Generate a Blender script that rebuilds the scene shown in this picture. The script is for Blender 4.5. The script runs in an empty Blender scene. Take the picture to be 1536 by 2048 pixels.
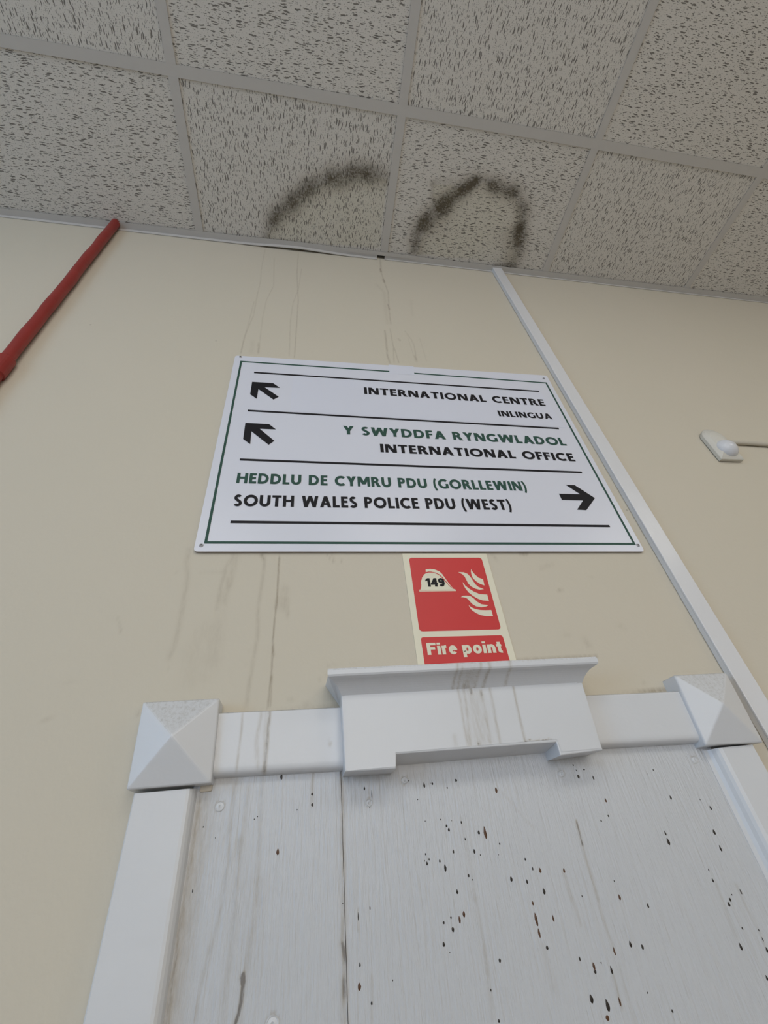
import bpy, bmesh, math, random
import numpy as np
from mathutils import Vector, Matrix

sc = bpy.context.scene
col = sc.collection
H = 3.5                                   # ceiling height, floor at z = 0, sign wall at y = 0, room towards -y
random.seed(4)

# ---------------------------------------------------------------- camera
cam_data = bpy.data.cameras.new('camera')
cam_data.sensor_fit = 'HORIZONTAL'; cam_data.sensor_width = 36.0
cam_data.lens = 858.377 / 1536.0 * 36.0
cam_data.clip_start = 0.02
cam = bpy.data.objects.new('camera', cam_data); col.objects.link(cam)
_r = Vector((0.98558048, -0.1395981, -0.09562158)); _u = Vector((-0.01280456, -0.62502611, 0.78049882)); _f = Vector((0.16872214, 0.76802001, 0.61780102))
_m = Matrix((_r, _u, -_f)).transposed().to_4x4()
_m.translation = Vector((0.36245348, -0.59538974, 1.8930174))
cam.matrix_world = _m
sc.camera = cam

# ---------------------------------------------------------------- world, lights, exposure
world = bpy.data.worlds.new('world'); sc.world = world; world.use_nodes = True
world.node_tree.nodes['Background'].inputs[0].default_value = (0.6, 0.7, 0.9, 1)
world.node_tree.nodes['Background'].inputs[1].default_value = 0.01
sc.view_settings.view_transform = 'Standard'; sc.view_settings.look = 'None'
sc.view_settings.gamma = 1.0; sc.view_settings.use_curve_mapping = False
sc.view_settings.exposure = -0.06
WINDOW_STRENGTH, SIDE_STRENGTH = 3.3, 4.0
WINDOW_COLOR, SIDE_COLOR = (1.0, 0.965, 0.93), (0.42, 0.67, 1.0)
UNSEEN_CEIL_LIGHTS = [((-0.3, -1.8835), 8.5), ((0.9, -1.8835), 8.5), ((2.7, -1.8835), 11.0)]  # lamps out of view; the rightmost is added to brighten the upper right wall
CEIL_COLOR = (0.98, 0.965, 0.895)
for (lx, ly), pw in UNSEEN_CEIL_LIGHTS:
    ld = bpy.data.lights.new('unseen_ceiling_lamp', 'AREA'); ld.shape = 'SQUARE'; ld.size = 0.58
    ld.energy = pw; ld.color = CEIL_COLOR
    lo = bpy.data.objects.new('unseen_ceiling_lamp', ld); col.objects.link(lo)
    lo.location = (lx, ly, H - 0.012)

# ---------------------------------------------------------------- measured outlines (mm: x along wall, z above floor)
SIGN_QUAD = [[184.3,2831.6],[977.8,2841.8],[975.1,2281.9],[184.2,2284.4]]
SIGN_RULES = [[[[232.4,2768.6],[929.9,2766.9]],2.6],[[[231.5,2632.5],[930.2,2624.3]],3.0],[[[231.5,2488.6],[930.5,2483.0]],3.2],[[[232.3,2342.5],[929.4,2340.1]],3.4]]
SIGN_BORDER = [[548.2,2809.7],[200.2,2808.7],[199.9,2301.4],[961.8,2298.7],[963.4,2806.7],[610.8,2809.4]]
SIGN_ARROWS = [[[231.4,2732.3],[276.5,2732.1],[292.0,2716.5],[259.0,2715.8],[291.2,2684.1],[280.8,2673.7],[246.9,2707.5],[246.3,2673.1],[231.5,2687.3]],[[231.0,2593.1],[277.2,2592.3],[291.4,2577.6],[259.9,2577.3],[290.5,2543.4],[280.5,2531.6],[245.1,2568.6],[246.0,2531.3],[231.6,2545.4]],[[878.5,2445.6],[898.2,2445.3],[929.3,2410.7],[896.8,2378.9],[877.1,2379.8],[900.2,2404.2],[854.0,2404.5],[853.8,2420.5],[900.6,2420.4]]]
SIGN_PATCHES = [[[319.6,2765.9],[933.1,2764.0],[950.8,2628.8],[317.1,2636.6]],[[549.2,2838.9],[613.2,2839.1],[611.0,2801.1],[547.8,2801.2]]]
SIGN_SCREWS = [[196.6,2827.3],[963.8,2826.2],[968.1,2295.8],[194.0,2295.9]]
SIGN_TEXT = [["INTERNATIONAL CENTRE","black",[[480.2,2712.5],[927.7,2707.5],[481.9,2738.1]]],["INLINGUA","black",[[792.2,2657.8],[927.8,2657.1],[790.6,2678.5]]],["Y SWYDDFA RYNGWLADOL","green",[[426.8,2572.3],[928.8,2566.0],[427.8,2597.9]]],["INTERNATIONAL OFFICE","black",[[500.4,2522.6],[929.7,2515.9],[501.6,2546.9]]],["HEDDLU DE CYMRU PDU (GORLLEWIN)","green",[[231.4,2429.6],[787.2,2426.3],[231.3,2454.2]]],["SOUTH WALES POLICE PDU (WEST)","black",[[232.6,2376.4],[739.8,2376.5],[232.6,2402.1]]]]
FIRE_PANEL = [[515.2,2281.4],[664.5,2280.7],[663.5,2095.3],[514.6,2096.2]]
FIRE_RED = [[525.7,2272.9],[653.6,2272.2],[653.3,2142.4],[524.4,2143.6]]
FIRE_CAPTION = [[524.7,2134.5],[652.7,2133.0],[653.3,2095.3],[524.6,2096.0]]
FIRE_DOME = [[536.3,2212.9],[538.1,2217.0],[539.4,2222.7],[539.0,2223.4],[540.0,2229.2],[541.7,2232.0],[542.3,2234.8],[543.9,2236.1],[546.1,2239.8],[550.1,2242.5],[555.3,2243.8],[561.0,2243.8],[566.5,2242.1],[571.7,2238.8],[576.4,2232.9],[580.7,2225.8],[585.1,2218.5],[588.7,2214.2],[592.4,2212.7],[594.3,2212.1]]
FIRE_BRIM = [[534.5,2212.9],[594.3,2212.1],[594.4,2211.3],[534.3,2212.0]]
FIRE_BRIM2 = [[534.1,2211.3],[594.6,2210.5],[595.3,2209.1],[534.0,2209.5]]
FIRE_COMB = [[550.9,2250.3],[559.3,2250.7],[566.4,2249.5],[573.0,2246.2],[577.2,2241.3],[579.8,2235.7],[583.8,2227.0],[587.9,2218.3],[590.8,2214.3],[589.2,2215.2],[585.4,2220.2],[581.2,2227.9],[576.8,2235.3],[572.0,2240.6],[566.1,2243.9],[559.9,2245.6],[554.9,2245.8],[550.3,2244.7]]
FIRE_FLAMES = [[[629.8,2250.0],[630.5,2245.5],[633.4,2239.8],[638.5,2233.2],[645.8,2229.9],[645.5,2218.4],[639.1,2221.0],[633.1,2226.1],[628.7,2232.6],[627.7,2239.0],[628.1,2244.7]],[[606.2,2244.2],[615.0,2243.7],[621.0,2240.7],[624.8,2235.0],[627.6,2227.8],[630.3,2220.7],[634.2,2215.9],[642.6,2211.6],[635.1,2210.6],[628.4,2212.8],[622.1,2216.9],[618.3,2222.5],[616.8,2228.8],[615.3,2235.2],[612.0,2240.1],[607.7,2242.9]],[[609.4,2225.0],[612.4,2218.7],[618.2,2212.4],[624.3,2207.6],[633.2,2202.9],[645.9,2201.8],[645.9,2190.5],[636.1,2191.5],[628.3,2194.7],[621.1,2200.1],[615.3,2206.3],[611.3,2214.0],[609.5,2220.3]],[[600.5,2198.3],[604.0,2200.2],[609.8,2200.8],[616.7,2199.7],[621.4,2195.6],[625.7,2189.5],[631.6,2185.0],[643.2,2182.9],[638.4,2180.7],[630.4,2179.9],[622.3,2181.5],[616.4,2186.1],[612.8,2192.1],[610.1,2195.9],[605.6,2197.8]],[[610.3,2184.0],[613.6,2180.3],[619.8,2177.0],[627.8,2175.1],[636.1,2174.6],[645.7,2174.6],[645.8,2164.3],[634.9,2164.3],[625.7,2166.6],[619.6,2170.1],[613.8,2175.2],[611.3,2179.6]]]
FIRE_NUM = [[546.5,2217.6],[578.8,2217.6],[547.8,2233.2]]
FIRE_TEXT = [[531.2,2107.6],[646.4,2106.2],[531.4,2125.4]]
WALL_STAINS = [[[[205.1,3468.0],[205.1,3310.4],[208.8,3240.3],[207.1,3149.9],[207.0,3032.1],[194.6,2925.9],[194.3,2855.3]],3,0.35],[[[237.6,3410.0],[247.6,3215.3],[233.8,3124.4],[231.0,3022.7],[233.5,2889.6],[234.6,2858.0]],3,0.3],[[[231.0,2901.1],[233.1,2857.8]],5,0.4],[[[216.7,2905.0],[218.2,2855.7]],12,0.15],[[[311.7,3466.6],[312.0,3309.2],[320.5,3142.0],[319.8,2984.0],[319.2,2849.5]],2.6,0.6],[[[324.9,3349.7],[318.8,3206.0],[306.6,3123.8],[303.1,3028.5],[304.2,2955.6],[306.7,2853.5]],2.6,0.35],[[[588.9,3489.3],[582.4,3394.5]],6,0.55],[[[582.1,3414.5],[582.4,3389.6]],5,1.0],[[[584.3,3336.9],[585.8,3316.6]],6,1.1],[[[582.4,3394.5],[586.0,3318.5],[591.4,3247.8],[582.9,3146.4],[579.0,3055.1]],4,0.5],[[[581.4,3170.2],[584.0,3138.8]],4,0.8],[[[558.5,3293.9],[578.8,3245.1],[572.9,3144.5],[569.5,3053.4]],10,0.18],[[[558.0,3012.7],[554.4,2929.7],[552.3,2886.2],[555.7,2854.2]],5,0.6],[[[574.0,3025.8],[572.8,2932.3],[566.3,2858.4]],3,0.5],[[[574.6,2932.6],[578.9,2860.0]],3,0.5],[[[591.1,2973.9],[595.0,2970.5]],5,0.8],[[[615.9,3018.6],[627.3,2979.4],[631.8,2947.2],[627.1,2878.0]],4,0.35],[[[626.2,2896.1],[626.2,2871.9]],6,0.4],[[[618.9,2984.9],[623.6,2889.6]],2,0.3],[[[652.7,2990.0],[654.5,2875.5]],2.5,0.2],[[[659.1,3210.4],[649.5,3112.1]],8,0.12],[[[175.6,2292.6],[176.0,2268.7],[182.3,2243.5],[184.3,2192.4],[185.0,2161.0],[184.2,2138.8],[181.1,2121.2]],7,0.28],[[[243.3,2281.4],[234.7,2256.5],[231.8,2220.6],[231.3,2191.1]],6,0.3],[[[249.3,2280.2],[244.3,2240.3],[240.1,2199.1]],9,0.25],[[[241.0,2235.9],[244.0,2226.9]],8,0.2],[[[219.5,2157.9],[209.4,2127.0],[212.9,2087.6]],22,0.12],[[[233.3,2157.4],[232.4,2094.8]],18,0.1],[[[237.8,2182.8],[239.8,2111.5]],16,0.1],[[[287.0,2281.2],[292.0,2267.8],[290.7,2221.6],[288.6,2189.6],[291.7,2142.0],[288.5,2109.3],[286.3,2078.7],[285.4,2054.8]],5,0.33],[[[284.9,2282.4],[290.5,2275.0]],5,0.5],[[[313.9,2278.6],[314.0,2250.9],[314.8,2201.5],[313.5,2176.5],[312.9,2141.1],[313.9,2097.6],[312.6,2067.5],[312.1,2050.0]],2.2,1.0],[[[315.7,2274.9],[314.6,2221.2]],1.8,0.5],[[[314.8,2201.5],[314.2,2188.9]],5,0.5],[[[313.5,2131.7],[315.3,2117.0]],2.4,0.7],[[[315.1,2092.4],[315.3,2051.4]],2.0,0.5],[[[325.4,2218.7],[323.9,2188.6]],12,0.25],[[[328.9,2203.4],[331.5,2174.9]],5,0.3],[[[197.7,2251.1],[229.7,2250.8],[277.5,2252.5]],2,0.2],[[[164.3,2251.6],[167.8,2252.6]],3,0.35],[[[206.9,2151.7],[208.0,2150.7]],3,0.6],[[[281.8,2125.7],[285.1,2127.4]],3,0.3],[[[279.3,2107.9],[283.5,2108.6]],3,0.3],[[[336.9,2058.8],[366.8,2050.2]],3,0.2],[[[390.0,2279.4],[400.3,2266.9],[408.6,2264.4],[417.3,2271.7]],2.0,0.5],[[[181.3,2108.3],[183.1,2107.3]],3,0.35],[[[396.4,2284.5],[402.4,2269.4]],3,0.25],[[[374.3,2079.1],[382.1,2085.5],[389.1,2086.9]],3,0.25],[[[675.6,2279.9],[681.3,2270.6]],6,0.3],[[[729.3,2281.2],[740.1,2279.6]],6,0.6],[[[759.1,2251.7],[781.6,2259.1]],8,0.2],[[[776.6,2208.2],[780.3,2207.0]],4,0.5],[[[844.3,2232.6],[846.5,2231.1]],3,0.4],[[[786.9,2121.1],[790.5,2111.4]],8,0.3],[[[755.4,2132.1],[762.5,2130.6]],6,0.2],[[[858.0,2143.5],[863.5,2138.2]],6,0.2],[[[855.6,2051.5],[857.5,2050.3]],4,0.3],[[[101.2,2180.6],[106.8,2172.0],[112.1,2159.1]],3,0.25],[[[71.4,2096.0],[73.8,2095.9]],4,0.3],[[[57.4,2051.9],[59.3,2051.2]],4,0.3],[[[159.3,2053.6],[160.8,2054.7]],6,0.4],[[[-175.1,2925.9],[-171.7,2926.5]],3,0.3],[[[202.1,3109.1],[197.1,2957.8],[194.3,2850.4]],3,0.3],[[[388.2,2074.0],[394.8,2067.1],[402.3,2060.2],[404.3,2057.6],[404.2,2048.3]],2.2,1.3],[[[393.1,2059.2],[396.0,2055.6],[400.0,2051.0]],9,0.4],[[[388.6,2070.9],[390.1,2062.3]],6,0.3],[[[257.3,2048.9],[327.3,2047.9],[404.8,2047.2]],2.6,0.95],[[[750.8,2042.8],[817.9,2041.8],[887.4,2039.4]],2.6,0.95],[[[388.1,2098.0],[489.4,2096.7],[638.8,2095.1],[794.6,2094.9]],2.6,0.95],[[[161.3,2066.7],[204.3,2066.3],[252.0,2066.5]],2.6,0.95],[[[910.7,2061.6],[957.5,2061.5],[1002.8,2061.6]],2.6,0.95]]
BOARD_STAINS = [[[[400.7,1970.3],[401.4,1957.2],[402.1,1944.5],[402.5,1929.8],[400.9,1908.9],[401.5,1886.9],[400.0,1866.2],[400.0,1846.6],[398.0,1828.2],[400.7,1815.5],[398.6,1802.1],[398.7,1793.8],[397.1,1784.4],[398.0,1776.5]],5,0.62],[[[401.9,1929.8],[402.7,1928.6]],6,0.3],[[[398.6,1826.3],[400.7,1815.5]],5,0.8],[[[399.1,1802.9],[399.2,1793.8]],5,0.7],[[[311.8,1978.5],[311.9,1959.4],[312.8,1921.5],[314.5,1885.0],[313.8,1855.8],[310.2,1829.3],[307.7,1808.7],[307.6,1787.7]],4,0.35],[[[283.6,1973.0],[282.3,1948.5],[281.6,1919.9],[284.4,1902.5],[282.4,1883.2],[280.3,1861.3],[275.4,1837.6],[270.0,1813.2],[268.8,1794.0]],4,0.4],[[[297.2,1965.6],[296.5,1929.8],[294.1,1902.6],[294.3,1872.2],[293.6,1831.2],[292.8,1810.5],[291.9,1791.1]],5,0.33],[[[254.7,1960.5],[255.2,1922.4],[253.1,1881.3],[251.2,1844.6],[249.5,1811.7],[249.5,1794.9]],22,0.38],[[[246.2,1954.0],[246.2,1900.0],[245.1,1858.6],[245.4,1816.1],[245.2,1795.4]],5,0.6],[[[264.6,1978.3],[284.4,1966.6]],14,0.25],[[[283.0,1919.8],[305.8,1875.9]],30,0.08],[[[313.4,1875.1],[308.7,1821.0]],26,0.13],[[[306.3,1815.8],[307.7,1811.2],[306.8,1800.9],[305.4,1793.3],[303.2,1788.2]],3,1.6],[[[306.5,1816.2],[307.1,1813.7]],4,1.6],[[[292.6,1916.7],[293.3,1903.7]],6,0.35],[[[369.7,1974.0],[368.3,1959.9],[368.4,1952.3],[368.5,1941.2]],3,0.7],[[[677.4,1899.1],[676.8,1890.8],[676.1,1877.2]],2.4,1.3],[[[676.1,1877.2],[675.0,1857.3],[675.3,1841.5],[675.5,1829.9]],2.6,0.55],[[[675.3,1837.4],[674.4,1818.6],[675.1,1805.0],[676.5,1792.5]],2.6,0.4],[[[591.2,1937.5],[602.5,1924.8],[613.3,1907.6],[623.2,1896.6]],1.6,0.25],[[[643.7,1857.0],[645.4,1846.2],[644.8,1833.1]],3,0.35],[[[644.1,1841.4],[646.8,1823.8],[647.0,1813.2]],3,0.3],[[[600.5,1803.9],[601.0,1784.5],[601.3,1774.0]],6,0.2],[[[666.7,1777.6],[666.8,1768.8],[666.3,1761.0],[665.8,1753.4]],2,0.7],[[[538.4,1852.2],[539.0,1832.3],[538.9,1810.8],[538.0,1791.2]],3,0.35],[[[538.3,1810.8],[538.3,1791.2],[535.9,1763.1]],4,0.25],[[[537.7,1914.1],[538.5,1891.7],[539.4,1870.4],[538.9,1845.1]],4,0.2],[[[424.6,1803.8],[422.8,1772.8]],2,0.35],[[[415.1,1850.7],[414.1,1833.7]],1.6,0.5],[[[823.0,1827.5],[820.4,1805.1],[819.6,1784.6]],4,0.2],[[[847.7,1825.8],[847.8,1804.6],[850.0,1787.2],[848.8,1771.0]],3,0.35],[[[676.8,1779.4],[674.6,1753.6],[674.9,1741.8]],5,0.2],[[[423.4,1965.6],[465.4,1963.3]],12,0.25],[[[674.5,1961.2],[735.4,1955.5]],10,0.25],[[[469.8,1960.0],[499.6,1959.6]],10,0.2]]
DRIPS = [[428.3,1952.7,3.9,1.8,0],[436.4,1946.1,8.7,0.6,0],[434.2,1939.9,1.9,1.1,0],[433.0,1933.9,0.9,0.9,0],[481.7,1955.9,1.4,1.4,0],[499.6,1950.2,5.5,2.2,0],[509.7,1950.8,2.8,1.9,0],[507.3,1951.6,0.8,1.0,0],[527.1,1945.3,2.0,1.5,0],[539.4,1951.8,3.1,2.5,0],[489.6,1936.6,1.2,1.2,0],[495.3,1915.7,1.1,1.1,0],[513.5,1915.6,1.7,1.2,0],[526.1,1913.3,0.9,0.9,0],[519.2,1909.1,2.6,2.1,0],[521.3,1905.4,3.4,2.3,0],[537.2,1910.9,2.8,1.6,0],[538.4,1895.3,2.7,1.4,0],[555.6,1899.8,3.8,2.6,0],[563.0,1899.1,11.8,3.3,1],[522.7,1885.9,3.4,1.8,0],[546.5,1883.8,4.2,2.3,0],[552.6,1880.0,1.4,1.1,0],[491.1,1886.6,2.0,1.3,0],[494.3,1881.9,1.8,1.5,0],[489.1,1881.1,1.2,0.9,0],[491.4,1878.7,3.3,2.0,0],[505.8,1879.3,2.7,1.8,0],[510.8,1873.0,6.3,2.6,0],[535.3,1864.3,2.8,2.0,0],[538.7,1860.4,1.3,1.1,0],[520.1,1852.7,3.9,2.2,0],[587.0,1937.9,6.0,3.0,1],[698.1,1943.1,4.3,3.0,0],[696.2,1956.1,2.2,1.4,0],[697.9,1950.2,2.2,1.1,0],[708.8,1950.1,1.7,2.5,0],[717.6,1940.4,4.9,1.9,0],[723.8,1916.3,4.5,2.4,1],[720.2,1900.8,2.5,1.8,0],[708.9,1897.1,2.1,1.8,0],[577.4,1887.5,2.0,1.6,0],[603.3,1871.4,2.2,1.9,0],[609.2,1862.9,3.4,1.6,0],[617.4,1860.5,4.7,2.6,1],[582.2,1856.6,4.3,2.7,0],[599.4,1852.8,3.8,2.3,0],[615.9,1843.1,5.3,3.0,0],[645.1,1857.6,4.1,2.4,1],[700.6,1843.0,1.7,1.2,0],[700.6,1829.6,4.9,2.6,1],[573.6,1878.2,0.9,0.9,0],[657.7,1834.9,1.6,1.2,0],[804.4,1942.3,1.8,1.7,0],[793.4,1938.9,0.9,1.1,0],[812.4,1911.7,4.5,2.5,0],[861.1,1896.8,4.5,2.3,0],[850.6,1873.3,5.3,3.3,0],[849.0,1857.9,6.4,2.4,0],[785.6,1878.3,4.7,2.1,0],[785.0,1870.3,7.0,3.4,0],[821.0,1831.6,3.9,2.3,0],[851.7,1906.2,1.6,1.1,0],[821.4,1840.7,2.6,1.3,0],[414.4,1811.1,3.3,1.5,0],[413.0,1797.0,5.3,3.1,1],[423.7,1785.3,2.5,1.6,0],[427.0,1849.8,3.0,0.7,0],[501.2,1830.9,2.3,1.9,0],[509.4,1833.8,1.9,1.7,0],[509.7,1824.9,3.8,2.5,0],[498.3,1815.5,3.5,2.4,0],[523.5,1834.9,4.8,2.8,1],[518.1,1831.3,5.9,2.3,1],[503.4,1809.3,0.8,0.8,0],[444.7,1797.3,1.3,0.8,0],[414.8,1844.9,6.6,0.6,0],[399.6,1856.0,1.0,1.0,0],[600.2,1835.3,3.6,2.2,1],[599.9,1822.8,10.6,2.9,1],[599.7,1812.5,7.3,2.4,1],[618.8,1821.5,5.8,1.8,1],[604.6,1801.3,3.1,2.6,0],[552.6,1798.0,3.0,2.3,0],[636.1,1789.7,3.5,1.7,0],[675.7,1790.8,6.5,2.0,1],[649.0,1783.0,5.6,2.6,1],[648.8,1779.0,2.7,2.6,0],[637.2,1762.3,6.2,3.6,0],[651.9,1756.3,8.4,3.8,0],[666.5,1778.3,6.2,2.2,0],[665.5,1757.2,6.5,1.9,1],[538.4,1779.8,1.9,1.2,0],[541.1,1760.0,2.2,1.9,0],[648.3,1748.6,3.8,3.5,1],[657.8,1784.4,1.4,1.1,0],[730.5,1819.7,4.0,2.2,0],[695.7,1793.6,5.1,2.7,0],[708.0,1790.1,4.0,2.5,0],[831.9,1813.8,3.6,2.3,0],[827.9,1810.5,4.0,2.8,0],[849.6,1818.9,5.0,1.6,0],[831.3,1790.6,2.3,1.7,0],[819.9,1777.9,6.2,2.7,0],[697.3,1759.1,1.7,1.1,0],[717.0,1744.6,2.5,1.7,0],[849.0,1772.1,4.4,2.5,0],[834.2,1753.2,4.2,2.4,0],[849.6,1780.1,3.5,1.2,0],[850.0,1787.2,2.0,1.3,0],[836.7,1817.6,1.5,1.3,0],[333.0,1903.7,5.5,3.0,1],[333.4,1971.6,6.0,2.6,0],[368.4,1951.8,2.8,2.3,0],[368.5,1941.8,3.2,2.3,0],[369.7,1973.7,2.7,2.7,1],[306.5,1934.1,1.2,1.1,0],[309.6,1936.1,1.4,1.1,0],[254.4,1931.9,1.4,1.1,0],[352.0,1938.5,1.2,1.1,0],[268.1,1921.4,0.9,0.8,0],[252.3,1880.9,3.0,1.0,0]]
BOARD_SCREWS = [[268.9,1948.8,5],[476.5,1956.7,4.0],[432.6,1938.1,4.0],[676.7,1947.8,4],[870.4,1948.8,4.5],[335.1,1783.7,6]]
PLAQUE_STAINS = [[[[551.2,2053.1],[551.6,2033.5],[550.1,1999.4],[550.2,1980.9]],3.5,0.5],[[[558.5,2051.3],[557.0,2017.1],[553.3,1981.9]],4,0.5],[[[568.1,2049.4],[567.6,2040.2]],3,0.9],[[[566.1,2043.8],[568.3,2027.1],[566.0,1987.1]],12,0.25],[[[581.3,2043.0],[581.4,2037.3]],3,0.6],[[[580.6,2040.2],[580.8,2016.9],[578.2,1983.8]],4,0.45],[[[594.2,2050.8],[593.0,2025.6],[590.3,1980.5]],3.5,0.55],[[[627.1,2052.0],[625.5,2033.4],[623.8,2012.9],[623.4,1992.0],[622.4,1979.5]],3,0.75],[[[622.8,1980.7],[629.3,1982.5],[634.6,1980.5],[642.5,1981.6],[648.1,1980.4],[654.8,1982.0],[659.7,1978.8]],1.4,1.1],[[[573.5,2036.4],[571.1,1984.3]],25,0.18],[[[396.7,2073.9],[698.6,2043.8]],0.1,0],[[[535.8,1992.9],[535.2,1983.2]],5,0.3],[[[563.2,1982.7],[563.6,1982.1]],3,1.2]]
CORNICE_STAINS = [[[[548.7,2070.9],[543.8,2044.4]],4,0.6],[[[554.2,2064.8],[550.1,2042.7]],4,0.5],[[[566.6,2059.9],[563.2,2042.0]],18,0.4],[[[580.3,2072.3],[572.3,2042.9]],4,0.5],[[[591.0,2071.8],[591.4,2064.5],[583.7,2043.7]],4,0.8],[[[619.3,2072.0],[618.5,2058.8],[614.7,2043.4]],4,0.6],[[[561.1,2049.0],[561.3,2043.5]],8,0.6]]
RAIL_STAINS = [[[[284.5,2039.6],[285.4,2022.3],[285.1,2009.0],[284.1,1979.1]],2.5,0.6],[[[306.3,2040.0],[305.1,2020.9],[303.6,2007.7],[307.5,1981.9]],4,0.5],[[[316.5,2039.4],[316.0,2006.8],[314.7,1976.8]],3.5,0.9],[[[312.8,2039.6],[313.9,1976.8]],6,0.35],[[[387.7,2001.0],[389.2,1999.2]],3,0.7],[[[257.2,2036.0],[260.9,1984.0]],8,0.3]]
BLOCK_L = [[170.6,2058.0],[256.6,2057.5],[259.7,1969.3],[174.6,1969.8],[215.0,2015.0]]
BLOCK_R = [[886.2,2053.2],[974.5,2052.4],[969.6,1959.2],[880.9,1961.8],[921.1,2006.6]]
PLAQUE = [[402.2,2051.2],[726.5,2048.7],[720.5,1964.9],[662.8,1963.1],[663.0,1977.7],[463.3,1979.3],[461.1,1964.9],[403.7,1966.0]]
CORNICE = [[385.1,2072.7],[745.7,2068.7],[742.4,2061.4],[384.9,2063.2]]
RAIL = [[262.5,2042.0],[402.0,2039.8],[298.9,1980.7],[400.0,1977.5],[761.3,2034.5],[862.9,2032.2],[756.9,1976.8],[882.8,1972.8]]
POSTS = [[182.8,1966.4],[181.7,1806.4],[238.9,1965.1],[239.3,1800.5],[902.8,1955.8],[901.5,1855.7],[957.1,1959.8],[958.5,1934.2]]
SENSOR = [[1312.9,2538.0],[1376.0,2538.8],[1395.1,2552.7],[1418.8,2627.5],[1403.2,2643.5],[1379.0,2652.9],[1345.3,2650.6],[1313.7,2630.5]]
SENSOR_F = [[1298.0,2527.6],[1358.7,2529.4],[1285.1,2608.2],[1383.4,2602.9]]
SENSOR_DOME = [[1320.1,2552.3]]
CONDUIT = [[1415.8,2605.2],[1498.2,2603.5]]
STAIN_LEFT = [[[[208.7,-17.1],[218.3,-46.6],[240.4,-84.7]],37.699999999999996,0.75],[[[240.4,-84.7],[265.7,-111.5],[293.1,-130.2]],52.199999999999996,0.75],[[[293.1,-130.2],[320.3,-156.3],[346.9,-174.4]],49.3,0.85],[[[346.9,-174.4],[378.9,-192.9],[416.5,-209.5]],55.1,0.8],[[[416.5,-209.5],[448.5,-215.7],[474.2,-227.1]],49.3,0.7],[[[474.2,-227.1],[503.4,-231.8],[524.5,-229.5]],52.199999999999996,1.0],[[[524.5,-229.5],[548.1,-232.3],[579.4,-223.8]],49.3,0.75],[[[417.1,-197.4],[450.3,-188.9]],37.699999999999996,0.4],[[[234.1,-81.3],[262.1,-97.8],[299.0,-125.7]],58.0,0.3]]
STAIN_RIGHT = [[[[699.7,-34.4],[703.1,-36.5]],28.6,0.8],[[[703.0,-64.8],[703.3,-90.8],[720.8,-121.1]],46.800000000000004,1.0],[[[720.8,-121.1],[743.1,-151.2],[772.5,-178.4]],54.6,1.1],[[[772.5,-178.4],[795.1,-201.4],[824.2,-224.7]],49.4,1.3],[[[824.2,-224.7],[840.6,-240.6],[856.0,-248.0]],33.800000000000004,0.8],[[[849.1,-236.0],[858.6,-251.0]],20.8,0.9],[[[855.2,-250.6],[885.9,-254.2],[921.0,-245.8]],44.2,0.7],[[[921.0,-245.8],[955.8,-240.0],[989.4,-238.1]],44.2,1.0],[[[989.4,-238.1],[1019.6,-218.3],[1038.7,-199.6]],52.0,0.55],[[[1038.7,-199.6],[1052.2,-167.3],[1051.1,-141.7]],44.2,0.8],[[[1051.1,-141.7],[1062.7,-113.5]],44.2,1.1],[[[1064.0,-110.3],[1074.9,-74.0],[1074.2,-35.0]],57.2,0.75],[[[1012.1,-111.3],[1047.7,-71.2],[1033.3,-34.4]],65.0,0.35],[[[763.9,-110.2],[783.1,-137.3]],65.0,0.3],[[[724.6,-229.8],[726.3,-207.7],[738.1,-180.3]],13.0,0.5],[[[724.0,-232.5],[750.6,-237.0],[776.5,-244.2]],18.2,0.4],[[[1010.1,-19.4],[1078.4,-24.6]],18.2,0.8],[[[718.8,-43.2],[735.0,-21.0]],44.2,0.35]]
FILL_LEFT = [[205.3,-13.8],[236.9,-76.2],[290.0,-124.7],[349.9,-169.8],[416.7,-204.7],[503.9,-227.0],[579.4,-223.8],[583.7,-33.5]]
FILL_RIGHT = [[714.8,-25.7],[726.4,-112.4],[781.0,-173.4],[736.3,-180.1],[725.3,-227.2],[779.4,-233.5],[832.7,-220.0],[886.8,-251.6],[990.5,-235.4],[1042.3,-190.9],[1058.8,-123.0],[1082.2,-35.9]]

# ---------------------------------------------------------------- helpers
def obj(name, me, mats, parent=None):
    o = bpy.data.objects.new(name, me); col.objects.link(o)
    for m in (mats if isinstance(mats, (list, tuple)) else [mats]): me.materials.append(m)
    if parent is not None: o.parent = parent
    return o
def tag(o, label=None, cat=None, group=None, kind=None):
    for k, v in (('label', label), ('category', cat), ('group', group), ('kind', kind)):
        if v: o[k] = v
    return o
def empty(name, loc):
    o = bpy.data.objects.new(name, None); col.objects.link(o); o.location = loc; o.empty_display_size = 0.05
    return o
def kid(o, root):
    """parent o (its mesh already in world coordinates) under an Empty standing at root.location"""
    o.parent = root; o.matrix_parent_inverse = Matrix.Translation(-Vector(root.location))
    return o
def mesh(name, verts, faces, smooth=False):
    me = bpy.data.meshes.new(name); me.from_pydata([tuple(v) for v in verts], [], faces); me.update()
    if smooth: me.polygons.foreach_set('use_smooth', [True] * len(me.polygons))
    return me
def bm_mesh(name, bm, smooth=False):
    bmesh.ops.recalc_face_normals(bm, faces=bm.faces[:])
    me = bpy.data.meshes.new(name); bm.to_mesh(me); bm.free()
    if smooth: me.polygons.foreach_set('use_smooth', [True] * len(me.polygons))
    return me
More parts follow.
